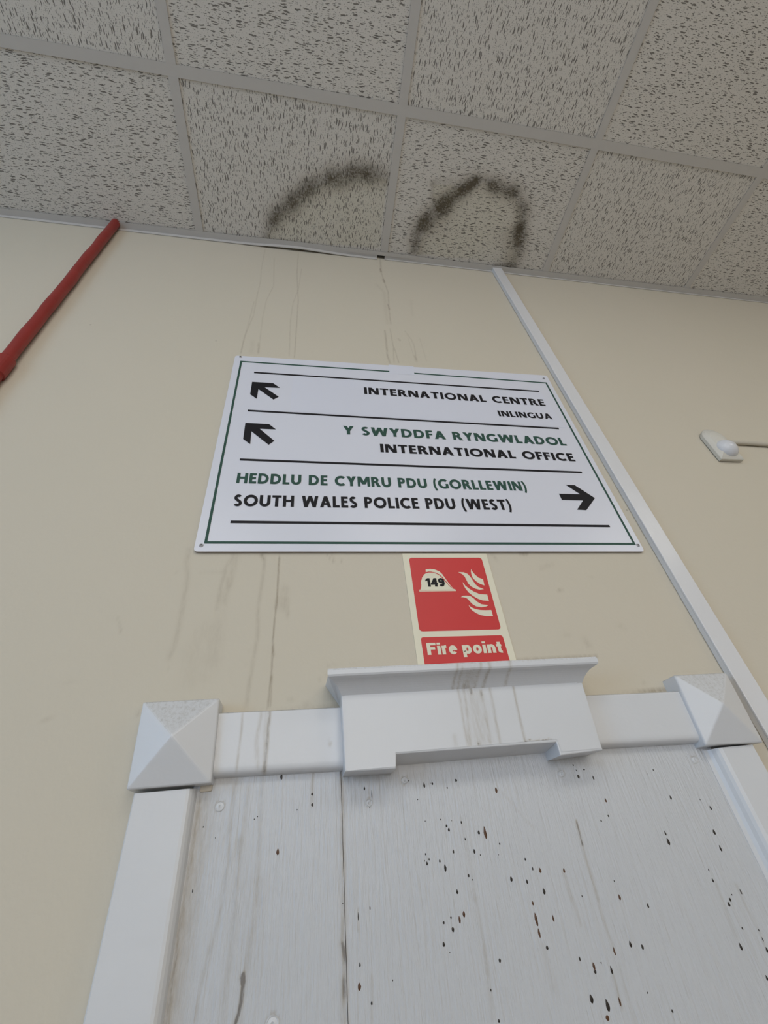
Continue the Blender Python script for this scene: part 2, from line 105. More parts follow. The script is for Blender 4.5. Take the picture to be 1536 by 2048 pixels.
def add_box(bm, x0, x1, y0, y1, z0, z1):
    vs = [bm.verts.new((x, y, z)) for z in (z0, z1) for y in (y0, y1) for x in (x0, x1)]
    for f in ((0,1,3,2), (4,6,7,5), (0,4,5,1), (1,5,7,3), (3,7,6,2), (2,6,4,0)): bm.faces.new([vs[i] for i in f])
    return vs
def box(name, x0, x1, y0, y1, z0, z1, bev=0.0, seg=2):
    bm = bmesh.new(); add_box(bm, x0, x1, y0, y1, z0, z1)
    if bev: bmesh.ops.bevel(bm, geom=bm.edges[:], offset=bev, segments=seg, affect='EDGES', profile=0.5)
    return bm_mesh(name, bm)
def mm(pts): return [(p[0] / 1000.0, p[1] / 1000.0) for p in pts]
def prism(bm, pts, d0, d1, chamfer=0.0):
    """solid plate: outline pts (x, z) from depth d0 (wall side) to d1 (room side)"""
    n = len(pts)
    a = [bm.verts.new((x, -d0, z)) for x, z in pts]; b = [bm.verts.new((x, -d1, z)) for x, z in pts]
    bm.faces.new(a); fr = bm.faces.new(b[::-1])
    for i in range(n): bm.faces.new((a[i], a[(i+1) % n], b[(i+1) % n], b[i]))
    return fr
def plate(name, pts, d0, d1, bev=0.0, seg=2):
    bm = bmesh.new(); prism(bm, pts, d0, d1)
    bmesh.ops.recalc_face_normals(bm, faces=bm.faces[:])
    if bev: bmesh.ops.bevel(bm, geom=[e for e in bm.edges if all(v.co.y < -d1 + 1e-6 for v in e.verts) or abs(e.verts[0].co.y - e.verts[1].co.y) > 1e-4], offset=bev, segments=seg, affect='EDGES', profile=0.5)
    return bm_mesh(name, bm)
def round_quad(q, r, n=5):
    """rounded corners on a quad outline"""
    out = []
    for i in range(4):
        p = Vector(q[i]); a = (Vector(q[i-1]) - p).normalized(); b = (Vector(q[(i+1) % 4]) - p).normalized()
        for k in range(n + 1):
            t = k / n
            # quadratic arc
            s, e = p + a * r, p + b * r
            out.append(tuple((1-t)**2 * s + 2*t*(1-t) * (p * 0.86 + (s + e) * 0.07) + t*t * e))
    return out

# ---- dirt painted from measured streak lines into a per-vertex attribute
def streaks(X, Z, lines):
    out = np.zeros_like(X)
    for pts, w, s in lines:
        P = np.array(pts, dtype=float) / 1000.0; w = w / 1000.0
        best = np.full(X.shape, 1e9)
        x0, x1, z0, z1 = P[:,0].min() - 2*w, P[:,0].max() + 2*w, P[:,1].min() - 2*w, P[:,1].max() + 2*w
        m = (X >= x0) & (X <= x1) & (Z >= z0) & (Z <= z1)
        if not m.any(): continue
        xs, zs = X[m], Z[m]; bb = np.full(xs.shape, 1e9)
        for (ax, az), (bx, bz) in zip(P[:-1], P[1:]):
            dx, dz = bx - ax, bz - az; L = dx*dx + dz*dz + 1e-12
            t = np.clip(((xs-ax)*dx + (zs-az)*dz) / L, 0, 1)
            bb = np.minimum(bb, np.hypot(xs - ax - t*dx, zs - az - t*dz))
        v = s * np.exp(-(bb / (0.55 * w)) ** 2)
        cur = out[m]; out[m] = cur + v * (1 - 0.4 * np.clip(cur, 0, 1))
    return out
def inside(X, Y, poly):
    P = np.array(poly, dtype=float) / 1000.0; c = np.zeros(X.shape, bool)
    for i in range(len(P)):
        (x1, y1), (x2, y2) = P[i], P[i-1]
        with np.errstate(divide='ignore', invalid='ignore'):
            c ^= ((y1 > Y) != (y2 > Y)) & (X < (x2-x1) * (Y-y1) / (y2-y1+1e-12) + x1)
    return c
def grid_arrays(xs, zs):
    X, Z = np.meshgrid(np.array(xs), np.array(zs)); nx, nz = len(xs), len(zs)
    i = np.arange(nx*nz).reshape(nz, nx)
    F = np.stack([i[:-1,:-1], i[:-1,1:], i[1:,1:], i[1:,:-1]], -1).reshape(-1, 4)
    return X, Z, F
def np_mesh(name, V, F):
    me = bpy.data.meshes.new(name)
    me.vertices.add(len(V)); me.vertices.foreach_set('co', np.asarray(V, dtype=np.float32).ravel())
    me.loops.add(len(F)*4); me.loops.foreach_set('vertex_index', F.astype(np.int32).ravel())
    me.polygons.add(len(F)); me.polygons.foreach_set('loop_start', np.arange(0, len(F)*4, 4, dtype=np.int32))
    me.update(calc_edges=True); me.validate()
    return me
def attr(me, name, vals):
    a = me.attributes.new(name, 'FLOAT', 'POINT'); a.data.foreach_set('value', np.asarray(vals, dtype=np.float32).ravel())

# ---------------------------------------------------------------- materials
class NT:
    def __init__(s, name):
        s.m = bpy.data.materials.new(name); s.m.use_nodes = True; s.t = s.m.node_tree; s.t.nodes.clear()
        s.out = s.n('ShaderNodeOutputMaterial'); s.b = s.n('ShaderNodeBsdfPrincipled'); s.l(s.b.outputs[0], s.out.inputs[0])
    def n(s, t, **kw):
        nd = s.t.nodes.new(t)
        for k, v in kw.items(): setattr(nd, k, v)
        return nd
    def l(s, a, b): s.t.links.new(a, b)
    def val(s, sock, v):
        if hasattr(v, 'links') or hasattr(v, 'is_output'): s.l(v, sock)
        else: sock.default_value = v
    def math(s, op, a, b=0.0, c=None, clamp=False):
        nd = s.n('ShaderNodeMath', operation=op); nd.use_clamp = clamp
        s.val(nd.inputs[0], a); s.val(nd.inputs[1], b)
        if c is not None: s.val(nd.inputs[2], c)
        return nd.outputs[0]
    def mix(s, f, a, b):
        nd = s.n('ShaderNodeMix', data_type='RGBA'); s.val(nd.inputs[0], f); s.val(nd.inputs[6], a); s.val(nd.inputs[7], b)
        return nd.outputs[2]
    def coords(s, scale=(1,1,1), offset=None):
        tc = s.n('ShaderNodeTexCoord'); mp = s.n('ShaderNodeMapping'); s.l(tc.outputs['Object'], mp.inputs[0]); mp.inputs[3].default_value = scale
        return mp.outputs[0]
    def noise(s, vec, scale, detail=3, rough=0.5, dist=0.0):
        nd = s.n('ShaderNodeTexNoise'); s.l(vec, nd.inputs['Vector']); nd.inputs['Scale'].default_value = scale
        nd.inputs['Detail'].default_value = detail; nd.inputs['Roughness'].default_value = rough; nd.inputs['Distortion'].default_value = dist
        return nd.outputs[0]
    def ramp(s, v, a, b, lo=0.0, hi=1.0):
        nd = s.n('ShaderNodeMapRange'); nd.interpolation_type = 'SMOOTHSTEP'; s.val(nd.inputs[0], v)
        for i, q in enumerate((a, b, lo, hi)): s.val(nd.inputs[1+i], q)
        return nd.outputs[0]
    def attr(s, name):
        return s.n('ShaderNodeAttribute', attribute_name=name).outputs['Fac']
    def bump(s, h, strength, dist):
        nd = s.n('ShaderNodeBump'); nd.inputs['Strength'].default_value = strength; nd.inputs['Distance'].default_value = dist
        s.l(h, nd.inputs['Height']); s.l(nd.outputs[0], s.b.inputs['Normal'])
    def set(s, color, rough, spec=0.5):
        s.val(s.b.inputs['Base Color'], color); s.val(s.b.inputs['Roughness'], rough); s.b.inputs['Specular IOR Level'].default_value = spec
        return s.m
def C4(c): return (c[0], c[1], c[2], 1.0)
def srgb(r, g, b):
    f = lambda v: (v/255/12.92) if v/255 <= 0.04045 else ((v/255+0.055)/1.055)**2.4
    return (f(r), f(g), f(b), 1.0)

def plain(name, c, rough=0.5, spec=0.4, var=0.04, nscale=30, bump=0.0):
    t = NT(name); v = t.coords(); n = t.noise(v, nscale, 4)
    k = tuple(max(0, q*(1-var)) for q in c[:3]) + (1,); h = tuple(min(1, q*(1+var)) for q in c[:3]) + (1,)
    if bump: t.bump(n, bump, 0.002)
    return t.set(t.mix(n, k, h), rough, spec)

WALL_C = (0.66, 0.605, 0.50, 1)
def wall_material(name, dirt):
    t = NT(name); v = t.coords()
    n = t.noise(v, 2.5, 4); n2 = t.noise(v, 60, 3)
    c = t.mix(n, (0.645, 0.597, 0.490, 1), (0.675, 0.613, 0.512, 1))
    if dirt:
        a = t.attr('dirt'); sp = t.noise(t.coords((1, 1, 0.25)), 220, 4, 0.65)
        f = t.math('MULTIPLY', a, t.ramp(sp, 0.30, 0.66, 0.45, 1.15), clamp=True)
        c = t.mix(t.math('MULTIPLY', f, 0.62), c, (0.26, 0.20, 0.135, 1))
        # scattered scuff specks
        vo = t.n('ShaderNodeTexVoronoi'); t.l(v, vo.inputs['Vector']); vo.inputs['Scale'].default_value = 14
        sep = t.n('ShaderNodeSeparateColor'); t.l(vo.outputs['Color'], sep.inputs[0])
        m = t.math('MULTIPLY', t.ramp(vo.outputs['Distance'], 0.022, 0.045, 1, 0), t.ramp(sep.outputs[0], 0.82, 0.84, 0, 0.45))
        c = t.mix(m, c, (0.26, 0.22, 0.17, 1))
    h = t.math('ADD', t.math('MULTIPLY', t.noise(v, 14, 3), 1.0), t.math('MULTIPLY', t.noise(v, 190, 2), 0.22))
    t.bump(h, 0.35, 0.004)
    return t.set(c, 0.62, 0.25)

def white_paint(name, base, rough=0.33, dirt=False, dust=True, grain=False, spec=0.45):
    t = NT(name); v = t.coords()
    n = t.noise(v, 9, 4)
    c = t.mix(n, tuple(q*0.965 for q in base[:3]) + (1,), base)
    if dust:   # grime that settles on upward-facing ledges
        g = t.n('ShaderNodeNewGeometry'); sep = t.n('ShaderNodeSeparateXYZ'); t.l(g.outputs['True Normal'], sep.inputs[0])
        up = t.ramp(sep.outputs[2], 0.2, 0.9, 0, 0.75)
        sl = t.ramp(sep.outputs[2], 0.12, 0.3, 0, 0.34)
        sp = t.ramp(t.noise(v, 260, 4, 0.75), 0.42, 0.72, 0.1, 1)
        c = t.mix(t.math('ADD', t.math('MULTIPLY', up, 0.7), t.math('MULTIPLY', sl, sp), clamp=True), c, (0.30, 0.27, 0.22, 1))
    if dirt:
        a = t.attr('dirt'); sp = t.noise(t.coords((1, 1, 0.2)), 330, 4, 0.65)
        f = t.math('MULTIPLY', a, t.ramp(sp, 0.30, 0.66, 0.4, 1.15), clamp=True)
        dk = t.mix(t.ramp(a, 0.6, 1.2), (0.36, 0.30, 0.215, 1), (0.10, 0.07, 0.04, 1))
        c = t.mix(t.math('MULTIPLY', f, 0.72), c, dk)
    if grain:
        gv = t.coords((1, 1, 0.09)); gn = t.noise(gv, 420, 4, 0.6); g2 = t.noise(t.coords((1, 1, 0.04)), 130, 3)
        h = t.math('ADD', gn, t.math('MULTIPLY', g2, 0.9)); t.bump(h, 0.9, 0.0016)
        c = t.mix(t.ramp(gn, 0.26, 0.38, 0.10, 0.0), c, (0.42, 0.40, 0.36, 1))
    else:
        t.bump(t.noise(v, 35, 3), 0.25, 0.003)
    return t.set(c, rough, spec)

def tile_material(name, along_x):
    t = NT(name); tc = t.n('ShaderNodeTexCoord'); oi = t.n('ShaderNodeObjectInfo')
    off = t.n('ShaderNodeVectorMath', operation='MULTIPLY_ADD'); cmb = t.n('ShaderNodeCombineXYZ')
    r10 = t.math('MULTIPLY', oi.outputs['Random'], 7.3); t.l(r10, cmb.inputs[0]); t.l(r10, cmb.inputs[1])
    t.l(tc.outputs['Object'], off.inputs[0]); off.inputs[1].default_value = (1,1,0); t.l(cmb.outputs[0], off.inputs[2])
    base = off.outputs[0]
    mp = t.n('ShaderNodeMapping'); t.l(base, mp.inputs[0])
    if not along_x: mp.inputs[2].default_value = (0, 0, math.pi/2)
    v = mp.outputs[0]
    def wob(vec, sc_, amp):
        nz = t.n('ShaderNodeTexNoise'); t.l(vec, nz.inputs['Vector']); nz.inputs['Scale'].default_value = sc_; nz.inputs['Detail'].default_value = 3
        a = t.n('ShaderNodeVectorMath', operation='SUBTRACT'); t.l(nz.outputs['Color'], a.inputs[0]); a.inputs[1].default_value = (.5,.5,.5)
        b = t.n('ShaderNodeVectorMath', operation='MULTIPLY_ADD'); t.l(a.outputs[0], b.inputs[0]); b.inputs[1].default_value = (amp*.4, amp, 0); t.l(vec, b.inputs[2])
        return b.outputs[0]
    def cells(vec, sx, sy, r0, r1, keep):
        m2 = t.n('ShaderNodeMapping'); t.l(vec, m2.inputs[0]); m2.inputs[3].default_value = (sx, sy, 1)
        vo = t.n('ShaderNodeTexVoronoi', voronoi_dimensions='2D'); t.l(m2.outputs[0], vo.inputs['Vector']); vo.inputs['Scale'].default_value = 1.0
        vo.inputs['Randomness'].default_value = 0.95
        sep = t.n('ShaderNodeSeparateColor'); t.l(vo.outputs['Color'], sep.inputs[0])
        rad = t.math('MULTIPLY_ADD', sep.outputs[0], r1 - r0, r0)
        on = t.ramp(sep.outputs[1], keep, keep + 0.02, 0, 1)
        d = t.math('DIVIDE', vo.outputs['Distance'], rad)
        return t.math('MULTIPLY', t.ramp(d, 0.75, 1.1, 1, 0), on)
    vw = wob(v, 42, 0.010)
    f1 = cells(vw, 36, 200, 0.13, 0.31, 0.46)
    f2 = cells(wob(v, 70, 0.007), 85, 290, 0.14, 0.30, 0.55)
    f3 = cells(base, 250, 250, 0.12, 0.22, 0.50)
    hole = t.math('MAXIMUM', f1, t.math('MAXIMUM', t.math('MULTIPLY', f2, 0.85), t.math('MULTIPLY', f3, 0.6)))
    fib = t.noise(base, 420, 3, 0.7); big = t.noise(base, 5, 3)
    c = t.mix(fib, (0.66, 0.635, 0.59, 1), (0.85, 0.82, 0.775, 1))
    c = t.mix(t.math('MULTIPLY', t.attr('tint'), t.ramp(big, 0.3, 0.6, 0.5, 1.0)), c, (0.70, 0.665, 0.545, 1))
    a = t.attr('stain'); sp = t.noise(base, 170, 4, 0.7); sp2 = t.noise(base, 36, 3, 0.6)
    k = t.math('MULTIPLY', a, t.math('ADD', t.ramp(sp, 0.25, 0.75, 0.40, 0.80), t.ramp(sp2, 0.3, 0.7, -0.08, 0.10)), clamp=True)
    c = t.mix(k, c, t.mix(t.ramp(a, 0.5, 1.1), (0.27, 0.225, 0.17, 1), (0.14, 0.12, 0.088, 1)))
    c = t.mix(t.math('MULTIPLY', hole, 0.82), c, (0.105, 0.093, 0.078, 1))
    hh = t.math('SUBTRACT', t.math('MULTIPLY', fib, 0.25), hole)
    t.bump(hh, 0.5, 0.002)
    return t.set(c, 0.9, 0.1)

M = {}
M['wall'] = wall_material('cream_wall_paint', True); M['wall_plain'] = wall_material('cream_wall_paint_plain', False)
WH = (0.735, 0.748, 0.775, 1)
M['white'] = white_paint('white_gloss_paint', WH); M['white_dirty'] = white_paint('white_gloss_paint_streaked', WH, dirt=True)
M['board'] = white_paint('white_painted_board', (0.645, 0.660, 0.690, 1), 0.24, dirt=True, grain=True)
M['trunk'] = white_paint('white_pvc', (0.78, 0.78, 0.80, 1), 0.30, dust=False)
M['housing'] = white_paint('aged_white_plastic', (0.70, 0.68, 0.62, 1), 0.45)
M['conduit'] = plain('painted_over_cable', (0.60, 0.555, 0.47), 0.6, 0.3)
M['dome'] = white_paint('white_lens_plastic', (0.74, 0.75, 0.79, 1), 0.25, dust=False)
M['grid'] = plain('white_metal_grid', (0.62, 0.60, 0.575), 0.6, 0.25, 0.03, 40)
M['tile_x'] = tile_material('fissured_tile_across', True); M['tile_y'] = tile_material('fissured_tile_along', False)
M['sign'] = plain('white_sign_panel', (0.76, 0.775, 0.86), 0.32, 0.45, 0.01, 5)
M['patch'] = plain('white_vinyl_patch', (0.755, 0.775, 0.875), 0.28, 0.5, 0.01, 5)
M['sign_edge'] = plain('sign_core', (0.42, 0.38, 0.35), 0.7, 0.2)
M['black'] = plain('black_vinyl', (0.0095, 0.0088, 0.0125), 0.5, 0.22, 0.05)
M['green'] = plain('dark_green_vinyl', (0.030, 0.086, 0.066), 0.5, 0.25, 0.05)
M['red'] = plain('sign_red', (0.66, 0.042, 0.042), 0.42, 0.4, 0.03, 12)
M['lum'] = plain('photoluminescent_cream', (0.84, 0.80, 0.64), 0.45, 0.35, 0.02)
M['pipe'] = plain('red_pipe_paint', (0.30, 0.030, 0.025), 0.42, 0.4, 0.18, 35, 0.4)
M['steel'] = plain('zinc_screw', (0.42, 0.42, 0.44), 0.35, 0.6)
M['dark'] = plain('dark_recess', (0.04, 0.035, 0.03), 0.8, 0.1)
M['drip'] = plain('dark_drip', (0.030, 0.024, 0.020), 0.35, 0.4, 0.3, 300)
M['drip_brown'] = plain('brown_drip', (0.105, 0.048, 0.024), 0.35, 0.4, 0.5, 400)
M['filler'] = plain('cream_filler', (0.62, 0.56, 0.47), 0.7, 0.2, 0.15, 120, 0.4)
M['floor'] = plain('brown_floor_lino', (0.33, 0.28, 0.24), 0.5, 0.3, 0.1, 8)
M['frame'] = plain('window_frame_paint', (0.78, 0.77, 0.75), 0.4)
_t = NT('daylit_pane'); _t.b.inputs['Base Color'].default_value = (0, 0, 0, 1)
_t.b.inputs['Emission Color'].default_value = C4(WINDOW_COLOR); _t.b.inputs['Emission Strength'].default_value = WINDOW_STRENGTH
M['pane'] = _t.m
_t = NT('daylit_side_pane'); _t.b.inputs['Base Color'].default_value = (0, 0, 0, 1)
_t.b.inputs['Emission Color'].default_value = C4(SIDE_COLOR); _t.b.inputs['Emission Strength'].default_value = SIDE_STRENGTH
M['pane_side'] = _t.m

for _x, _z, _r in BOARD_SCREWS:          # grime ring round each painted-over screw
    BOARD_STAINS.append([[[_x + (_r + .2)*math.cos(a*math.pi/8), _z + (_r + .2)*math.sin(a*math.pi/8)] for a in range(13)], 1.3, .75])
# ---------------------------------------------------------------- the room
XL, XR, YF = -2.6, 3.8, -4.0
xs = np.unique(np.round(np.concatenate([np.linspace(XL, -0.4, 8), np.arange(-0.4, 0.08, 0.01), np.arange(0.08, 0.74, 0.0013), np.arange(0.74, 1.2, 0.006), np.linspace(1.2, XR, 12)]), 5))
zs = np.unique(np.round(np.concatenate([np.linspace(0, 1.95, 8), np.arange(1.95, 3.5, 0.006), [3.5, 3.62]]), 5))
X, Z, F = grid_arrays(xs, zs)
me = np_mesh('wall_back', np.stack([X.ravel(), np.zeros(X.size), Z.ravel()], 1), F)
attr(me, 'dirt', streaks(X.ravel(), Z.ravel(), WALL_STAINS))
tag(obj('wall_back', me, M['wall']), kind='structure')
LY0, LY1, LZ0, LZ1 = -3.2, -1.2, 1.5, 3.2
bm = bmesh.new()
for b in ((YF, LY0, 0, H+.12), (LY1, 0.0, 0, H+.12), (LY0, LY1, 0, LZ0), (LY0, LY1, LZ1, H+.12)): add_box(bm, XL-0.12, XL, b[0], b[1], b[2], b[3])
tag(obj('wall_left', bm_mesh('wall_left', bm), M['wall_plain']), kind='structure')
bm = bmesh.new()
for b in ((LY0, LY0+.06, LZ0, LZ1), (LY1-.06, LY1, LZ0, LZ1), (LY0+.06, LY1-.06, LZ0, LZ0+.06), (LY0+.06, LY1-.06, LZ1-.06, LZ1)): add_box(bm, XL-.09, XL-.02, b[0], b[1], b[2], b[3])
win2 = tag(obj('window_2', bm_mesh('window_2', bm), M['frame']), kind='structure')
obj('pane', box('pane', XL-.06, XL-.05, LY0+.06, LY1-.06, LZ0+.06, LZ1-.06), M['pane_side'], win2)
tag(obj('wall_right', box('wall_right', XR, XR+0.12, YF, 0.0, 0, H+0.12), M['wall_plain']), kind='structure')
WX0, WX1, WZ0, WZ1 = -0.8, 1.9, 1.75, 3.42
bm = bmesh.new()
for b in ((XL, WX0, 0, H+.12), (WX1, XR, 0, H+.12), (WX0, WX1, 0, WZ0), (WX0, WX1, WZ1, H+.12)): add_box(bm, b[0], b[1], YF-0.12, YF, b[2], b[3])
tag(obj('wall_front', bm_mesh('wall_front', bm), M['wall_plain']), kind='structure')
tag(obj('floor', box('floor', XL-.12, XR+.12, YF-.12, 0.0, -0.06, 0), M['floor']), kind='structure')
bm = bmesh.new()
for b in ((WX0, WX0+.06, WZ0, WZ1), (WX1-.06, WX1, WZ0, WZ1), (WX0+.06, WX1-.06, WZ0, WZ0+.06), (WX0+.06, WX1-.06, WZ1-.06, WZ1), (.52, .58, WZ0+.06, WZ1-.06)): add_box(bm, b[0], b[1], YF-0.09, YF-0.02, b[2], b[3])
win = tag(obj('window_1', bm_mesh('window_1', bm), M['frame']), kind='structure')
bm = bmesh.new(); add_box(bm, WX0+.06, .52, YF-0.06, YF-0.05, WZ0+.06, WZ1-.06); add_box(bm, .58, WX1-.06, YF-0.06, YF-0.05, WZ0+.06, WZ1-.06)
obj('pane', bm_mesh('pane', bm), M['pane'], win)

# ---- suspended ceiling: inverted-T grid with lay-in fissured panels
PITCH, D1 = 0.6, 0.3835
yb = [-D1 - PITCH*k for k in range(7)]
xb = [PITCH*i for i in range(-4, 7)]
bm = bmesh.new()
for y in yb:
    if y < YF: continue
    add_box(bm, XL, XR, y-.012, y+.012, H, H+.0012); add_box(bm, XL, XR, y-.001, y+.001, H+.0012, H+.03)
ys = [-0.011] + yb
for x in xb:
    for k in range(len(ys)-1):
        y1, y0 = ys[k] - (.012 if k else 0), max(ys[k+1] + .012, YF)
        if y0 < y1: add_box(bm, x-.012, x+.012, y0, y1, H-.0002, H+.001); add_box(bm, x-.001, x+.001, y0, y1, H+.001, H+.03)
grid = tag(obj('ceiling', bm_mesh('ceiling', bm), M['grid']), kind='structure')
lines_x = [XL] + xb + [XR]
lines_y = [0.0] + [y for y in yb if y > YF] + [YF]
for i in range(len(lines_x)-1):
    for k in range(len(lines_y)-1):
        x0, x1, y1, y0 = lines_x[i]+.003, lines_x[i+1]-.003, lines_y[k]-(.003 if k else .012), lines_y[k+1]+.003
        stained = k == 0 and abs(x0 - .003) < 1e-6 or k == 0 and abs(x0 - .603) < 1e-6
        st = 0.0035 if stained else 0.2
        gx = np.linspace(x0, x1, max(2, int((x1-x0)/st)+1)); gy = np.linspace(y0, y1, max(2, int((y1-y0)/st)+1))
        GX, GY, GF = grid_arrays(gx, gy)
        n = GX.size
        V = np.concatenate([np.stack([GX.ravel(), GY.ravel(), np.full(n, H+.0025)], 1), [[x0,y0,H+.0025],[x1,y0,H+.0025],[x1,y1,H+.0025],[x0,y1,H+.0025],[x0,y0,H+.018],[x1,y0,H+.018],[x1,y1,H+.018],[x0,y1,H+.018]]])
        FF = np.concatenate([GF[:, ::-1], np.array([[0,1,5,4],[1,2,6,5],[2,3,7,6],[3,0,4,7],[4,5,6,7]]) + n])
        me = np_mesh('ceiling_panel', V, FF)
        if stained:
            L = STAIN_LEFT if x0 < .3 else STAIN_RIGHT; Pl = FILL_LEFT if x0 < .3 else FILL_RIGHT
            s = streaks(V[:,0], V[:,1], L); tint = inside(V[:,0], V[:,1], Pl) * 0.5
            attr(me, 'stain', s); attr(me, 'tint', tint)
        ii = int(round(lines_x[i] / PITCH)) if lines_x[i] > XL else -5
        o = obj('ceiling_panel', me, M['tile_x'] if (ii + k) % 2 else M['tile_y'], grid)
        if stained: o['label'] = 'water-stained ceiling panel'

# ---- wall angle: flange under the panels and a leg hanging down the wall
def wall_angle(name, x0, x1, leg, bow):
    xs_ = np.unique(np.concatenate([np.linspace(x0, x1, 9), np.arange(max(x0, .12), min(x1, .6), .02)])) if bow else np.linspace(x0, x1, 6)
    V, Fc = [], []
    for x in xs_:
        b = bow * math.exp(-((x - .30) / .12) ** 2) if bow else 0
        sag = b * 0.5
        prof = [(-.0005 - b, H-.0006), (-.0195 - b*.4, H-.0006), (-.0195 - b*.4, H-.0018), (-.0022 - b, H-.0018), (-.0022 - b, H-leg-sag), (-.0005 - b, H-leg-sag)]
        V += [(x, y, z) for y, z in prof]
    n = 6
    for i in range(len(xs_)-1):
        for k in range(n): Fc.append((i*n+k, i*n+(k+1) % n, (i+1)*n+(k+1) % n, (i+1)*n+k))
    Fc += [tuple(range(n)), tuple(range((len(xs_)-1)*n, len(xs_)*n))[::-1]]
    me = mesh(name, V, Fc); bm = bmesh.new(); bm.from_mesh(me); bmesh.ops.recalc_face_normals(bm, faces=bm.faces[:]); bm.to_mesh(me); bm.free()
    return tag(obj(name, me, M['grid']), kind='structure')
wall_angle('trim_1', XL, .578, .016, .007)
wall_angle('trim_2', .604, XR, .010, 0)
tag(obj('trim_3', box('trim_3', .468, .716, -.0215, -.0105, H-.003, H-.0018), M['grid']), kind='structure')     # short cover strip over the joint

# ---------------------------------------------------------------- boarded-up doorway with its painted surround
door = tag(empty('door_1', (.57, 0, 0)), kind='structure')
def dk(name, me, m): return kid(obj(name, me, m), door)
BD = .008
# boards: fine grid on the visible upper part, drips as low-relief drops in the same mesh
def board(name, x0, x1, d, side):
    xs_ = np.unique(np.concatenate([np.arange(x0, x1, .0012), [x1]])); zs_ = np.unique(np.round(np.concatenate([np.linspace(0.0, 1.69, 6), np.arange(1.69, 1.986, .0025)]), 5))
    X, Z, F = grid_arrays(xs_, zs_); n = X.size
    V = np.concatenate([np.stack([X.ravel(), np.full(n, -d), Z.ravel()], 1), [[x0,-d,0],[x1,-d,0],[x1,-d,zs_[-1]],[x0,-d,zs_[-1]],[x0,0,0],[x1,0,0],[x1,0,zs_[-1]],[x0,0,zs_[-1]]]])
    F = np.concatenate([F, np.array([[0,4,5,1],[1,5,6,2],[2,6,7,3],[3,7,4,0],[4,7,6,5]]) + n])
    dirt = np.concatenate([streaks(V[:n,0], V[:n,2], BOARD_STAINS), np.full(8, .45)])
    DV, DF, DM = [], [], []
    for cx, cz, L, w, k in DRIPS:
        cx, cz, L, w = cx/1000, cz/1000, L/1000, max(w, .9)/1000
        if not (x0 < cx < x1): continue
        base = n + 8 + len(DV); NS = 14
        for ring, hgt in ((1.0, .0001), (.6, .0004)):
            for q in range(NS):
                a = 2*math.pi*q/NS; sz = math.sin(a); tap = (1 - .45*max(0, sz)) if L > 1.6*w else 1
                DV.append((cx + ring*.5*w*math.cos(a)*tap*(1+.12*math.sin(3*a+cx*900)), -d-hgt, cz + ring*.5*L*sz))
        for q in range(NS):
            DF.append((base+q, base+(q+1) % NS, base+NS+(q+1) % NS, base+NS+q)); DM.append(k+1)
        DV.append((cx, -d-.0005, cz - .06*L)); ci = base + 2*NS
        for q in range(0, NS, 2):
            DF.append((base+NS+q, base+NS+q+1, base+NS+(q+2) % NS, ci)); DM.append(k+1)
    Vall = np.concatenate([V, np.array(DV)]) if DV else V
    Fall = np.concatenate([F, np.array(DF)]) if DF else F
    me = np_mesh(name, Vall, Fall)
    attr(me, 'dirt', np.concatenate([dirt, np.zeros(len(DV))]))
    mi = np.zeros(len(Fall), dtype=np.int32)
    if DF: mi[len(F):] = np.array(DM, dtype=np.int32)
    if len(me.polygons) == len(Fall): me.polygons.foreach_set('material_index', mi)
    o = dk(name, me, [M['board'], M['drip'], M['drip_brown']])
    return o
JX = .4015
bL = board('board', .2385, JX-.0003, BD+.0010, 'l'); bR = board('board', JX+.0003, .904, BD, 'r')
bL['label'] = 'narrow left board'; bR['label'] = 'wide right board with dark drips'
for x, z, r in BOARD_SCREWS:
    x, z, r = x/1000, z/1000, r/1000; b = bL if x < JX else bR; d = BD + (.0012 if x < JX else 0)
    bm = bmesh.new()
    for ra, rb, ya, yb_ in ((r, r*.86, d, d+.0007), (r*.86, r*.72, d+.0007, d+.0002), (r*.72, r*.3, d+.0002, d+.0008), (r*.3, 0.0001, d+.0008, d-.0004)):
        va = [bm.verts.new((x+ra*math.cos(a*math.pi/10), -ya, z+ra*math.sin(a*math.pi/10))) for a in range(20)]
        vb = [bm.verts.new((x+rb*math.cos(a*math.pi/10), -yb_, z+rb*math.sin(a*math.pi/10))) for a in range(20)]
        for a in range(20): bm.faces.new((va[a], va[(a+1) % 20], vb[(a+1) % 20], vb[a]))
    bmesh.ops.remove_doubles(bm, verts=bm.verts[:], dist=1e-6)
    s = obj('screw', bm_mesh('screw', bm), M['white']); s.parent = b
# posts: swept profile with a rounded inner edge
def post(prof):
    bm = bmesh.new()
    a = [bm.verts.new((x, -d, 0)) for x, d in prof]; b = [bm.verts.new((x, -d, zt)) for (x, d), zt in zip(prof, [TOP]*len(prof))]
    for i in range(len(prof)): bm.faces.new((a[i], a[(i+1) % len(prof)], b[(i+1) % len(prof)], b[i]))
    bm.faces.new(a); bm.faces.new(b)
    return bm_mesh('post', bm)
TOP = 1.9665
dk('post', post([(.1815, 0), (.1815, .0205), (.183, .022), (.2345, .022), (.2375, .0212), (.2398, .019), (.2418, .015), (.2432, .008), (.2455, .006), (.2455, 0)]), M['white'])
TOP = 1.9585
dk('post', post([(.958, 0), (.958, .020), (.956, .022), (.9075, .022), (.903, .0205), (.900, .0175), (.8975, .013), (.8945, .0095), (.889, .0086), (.889, 0)]), M['white'])
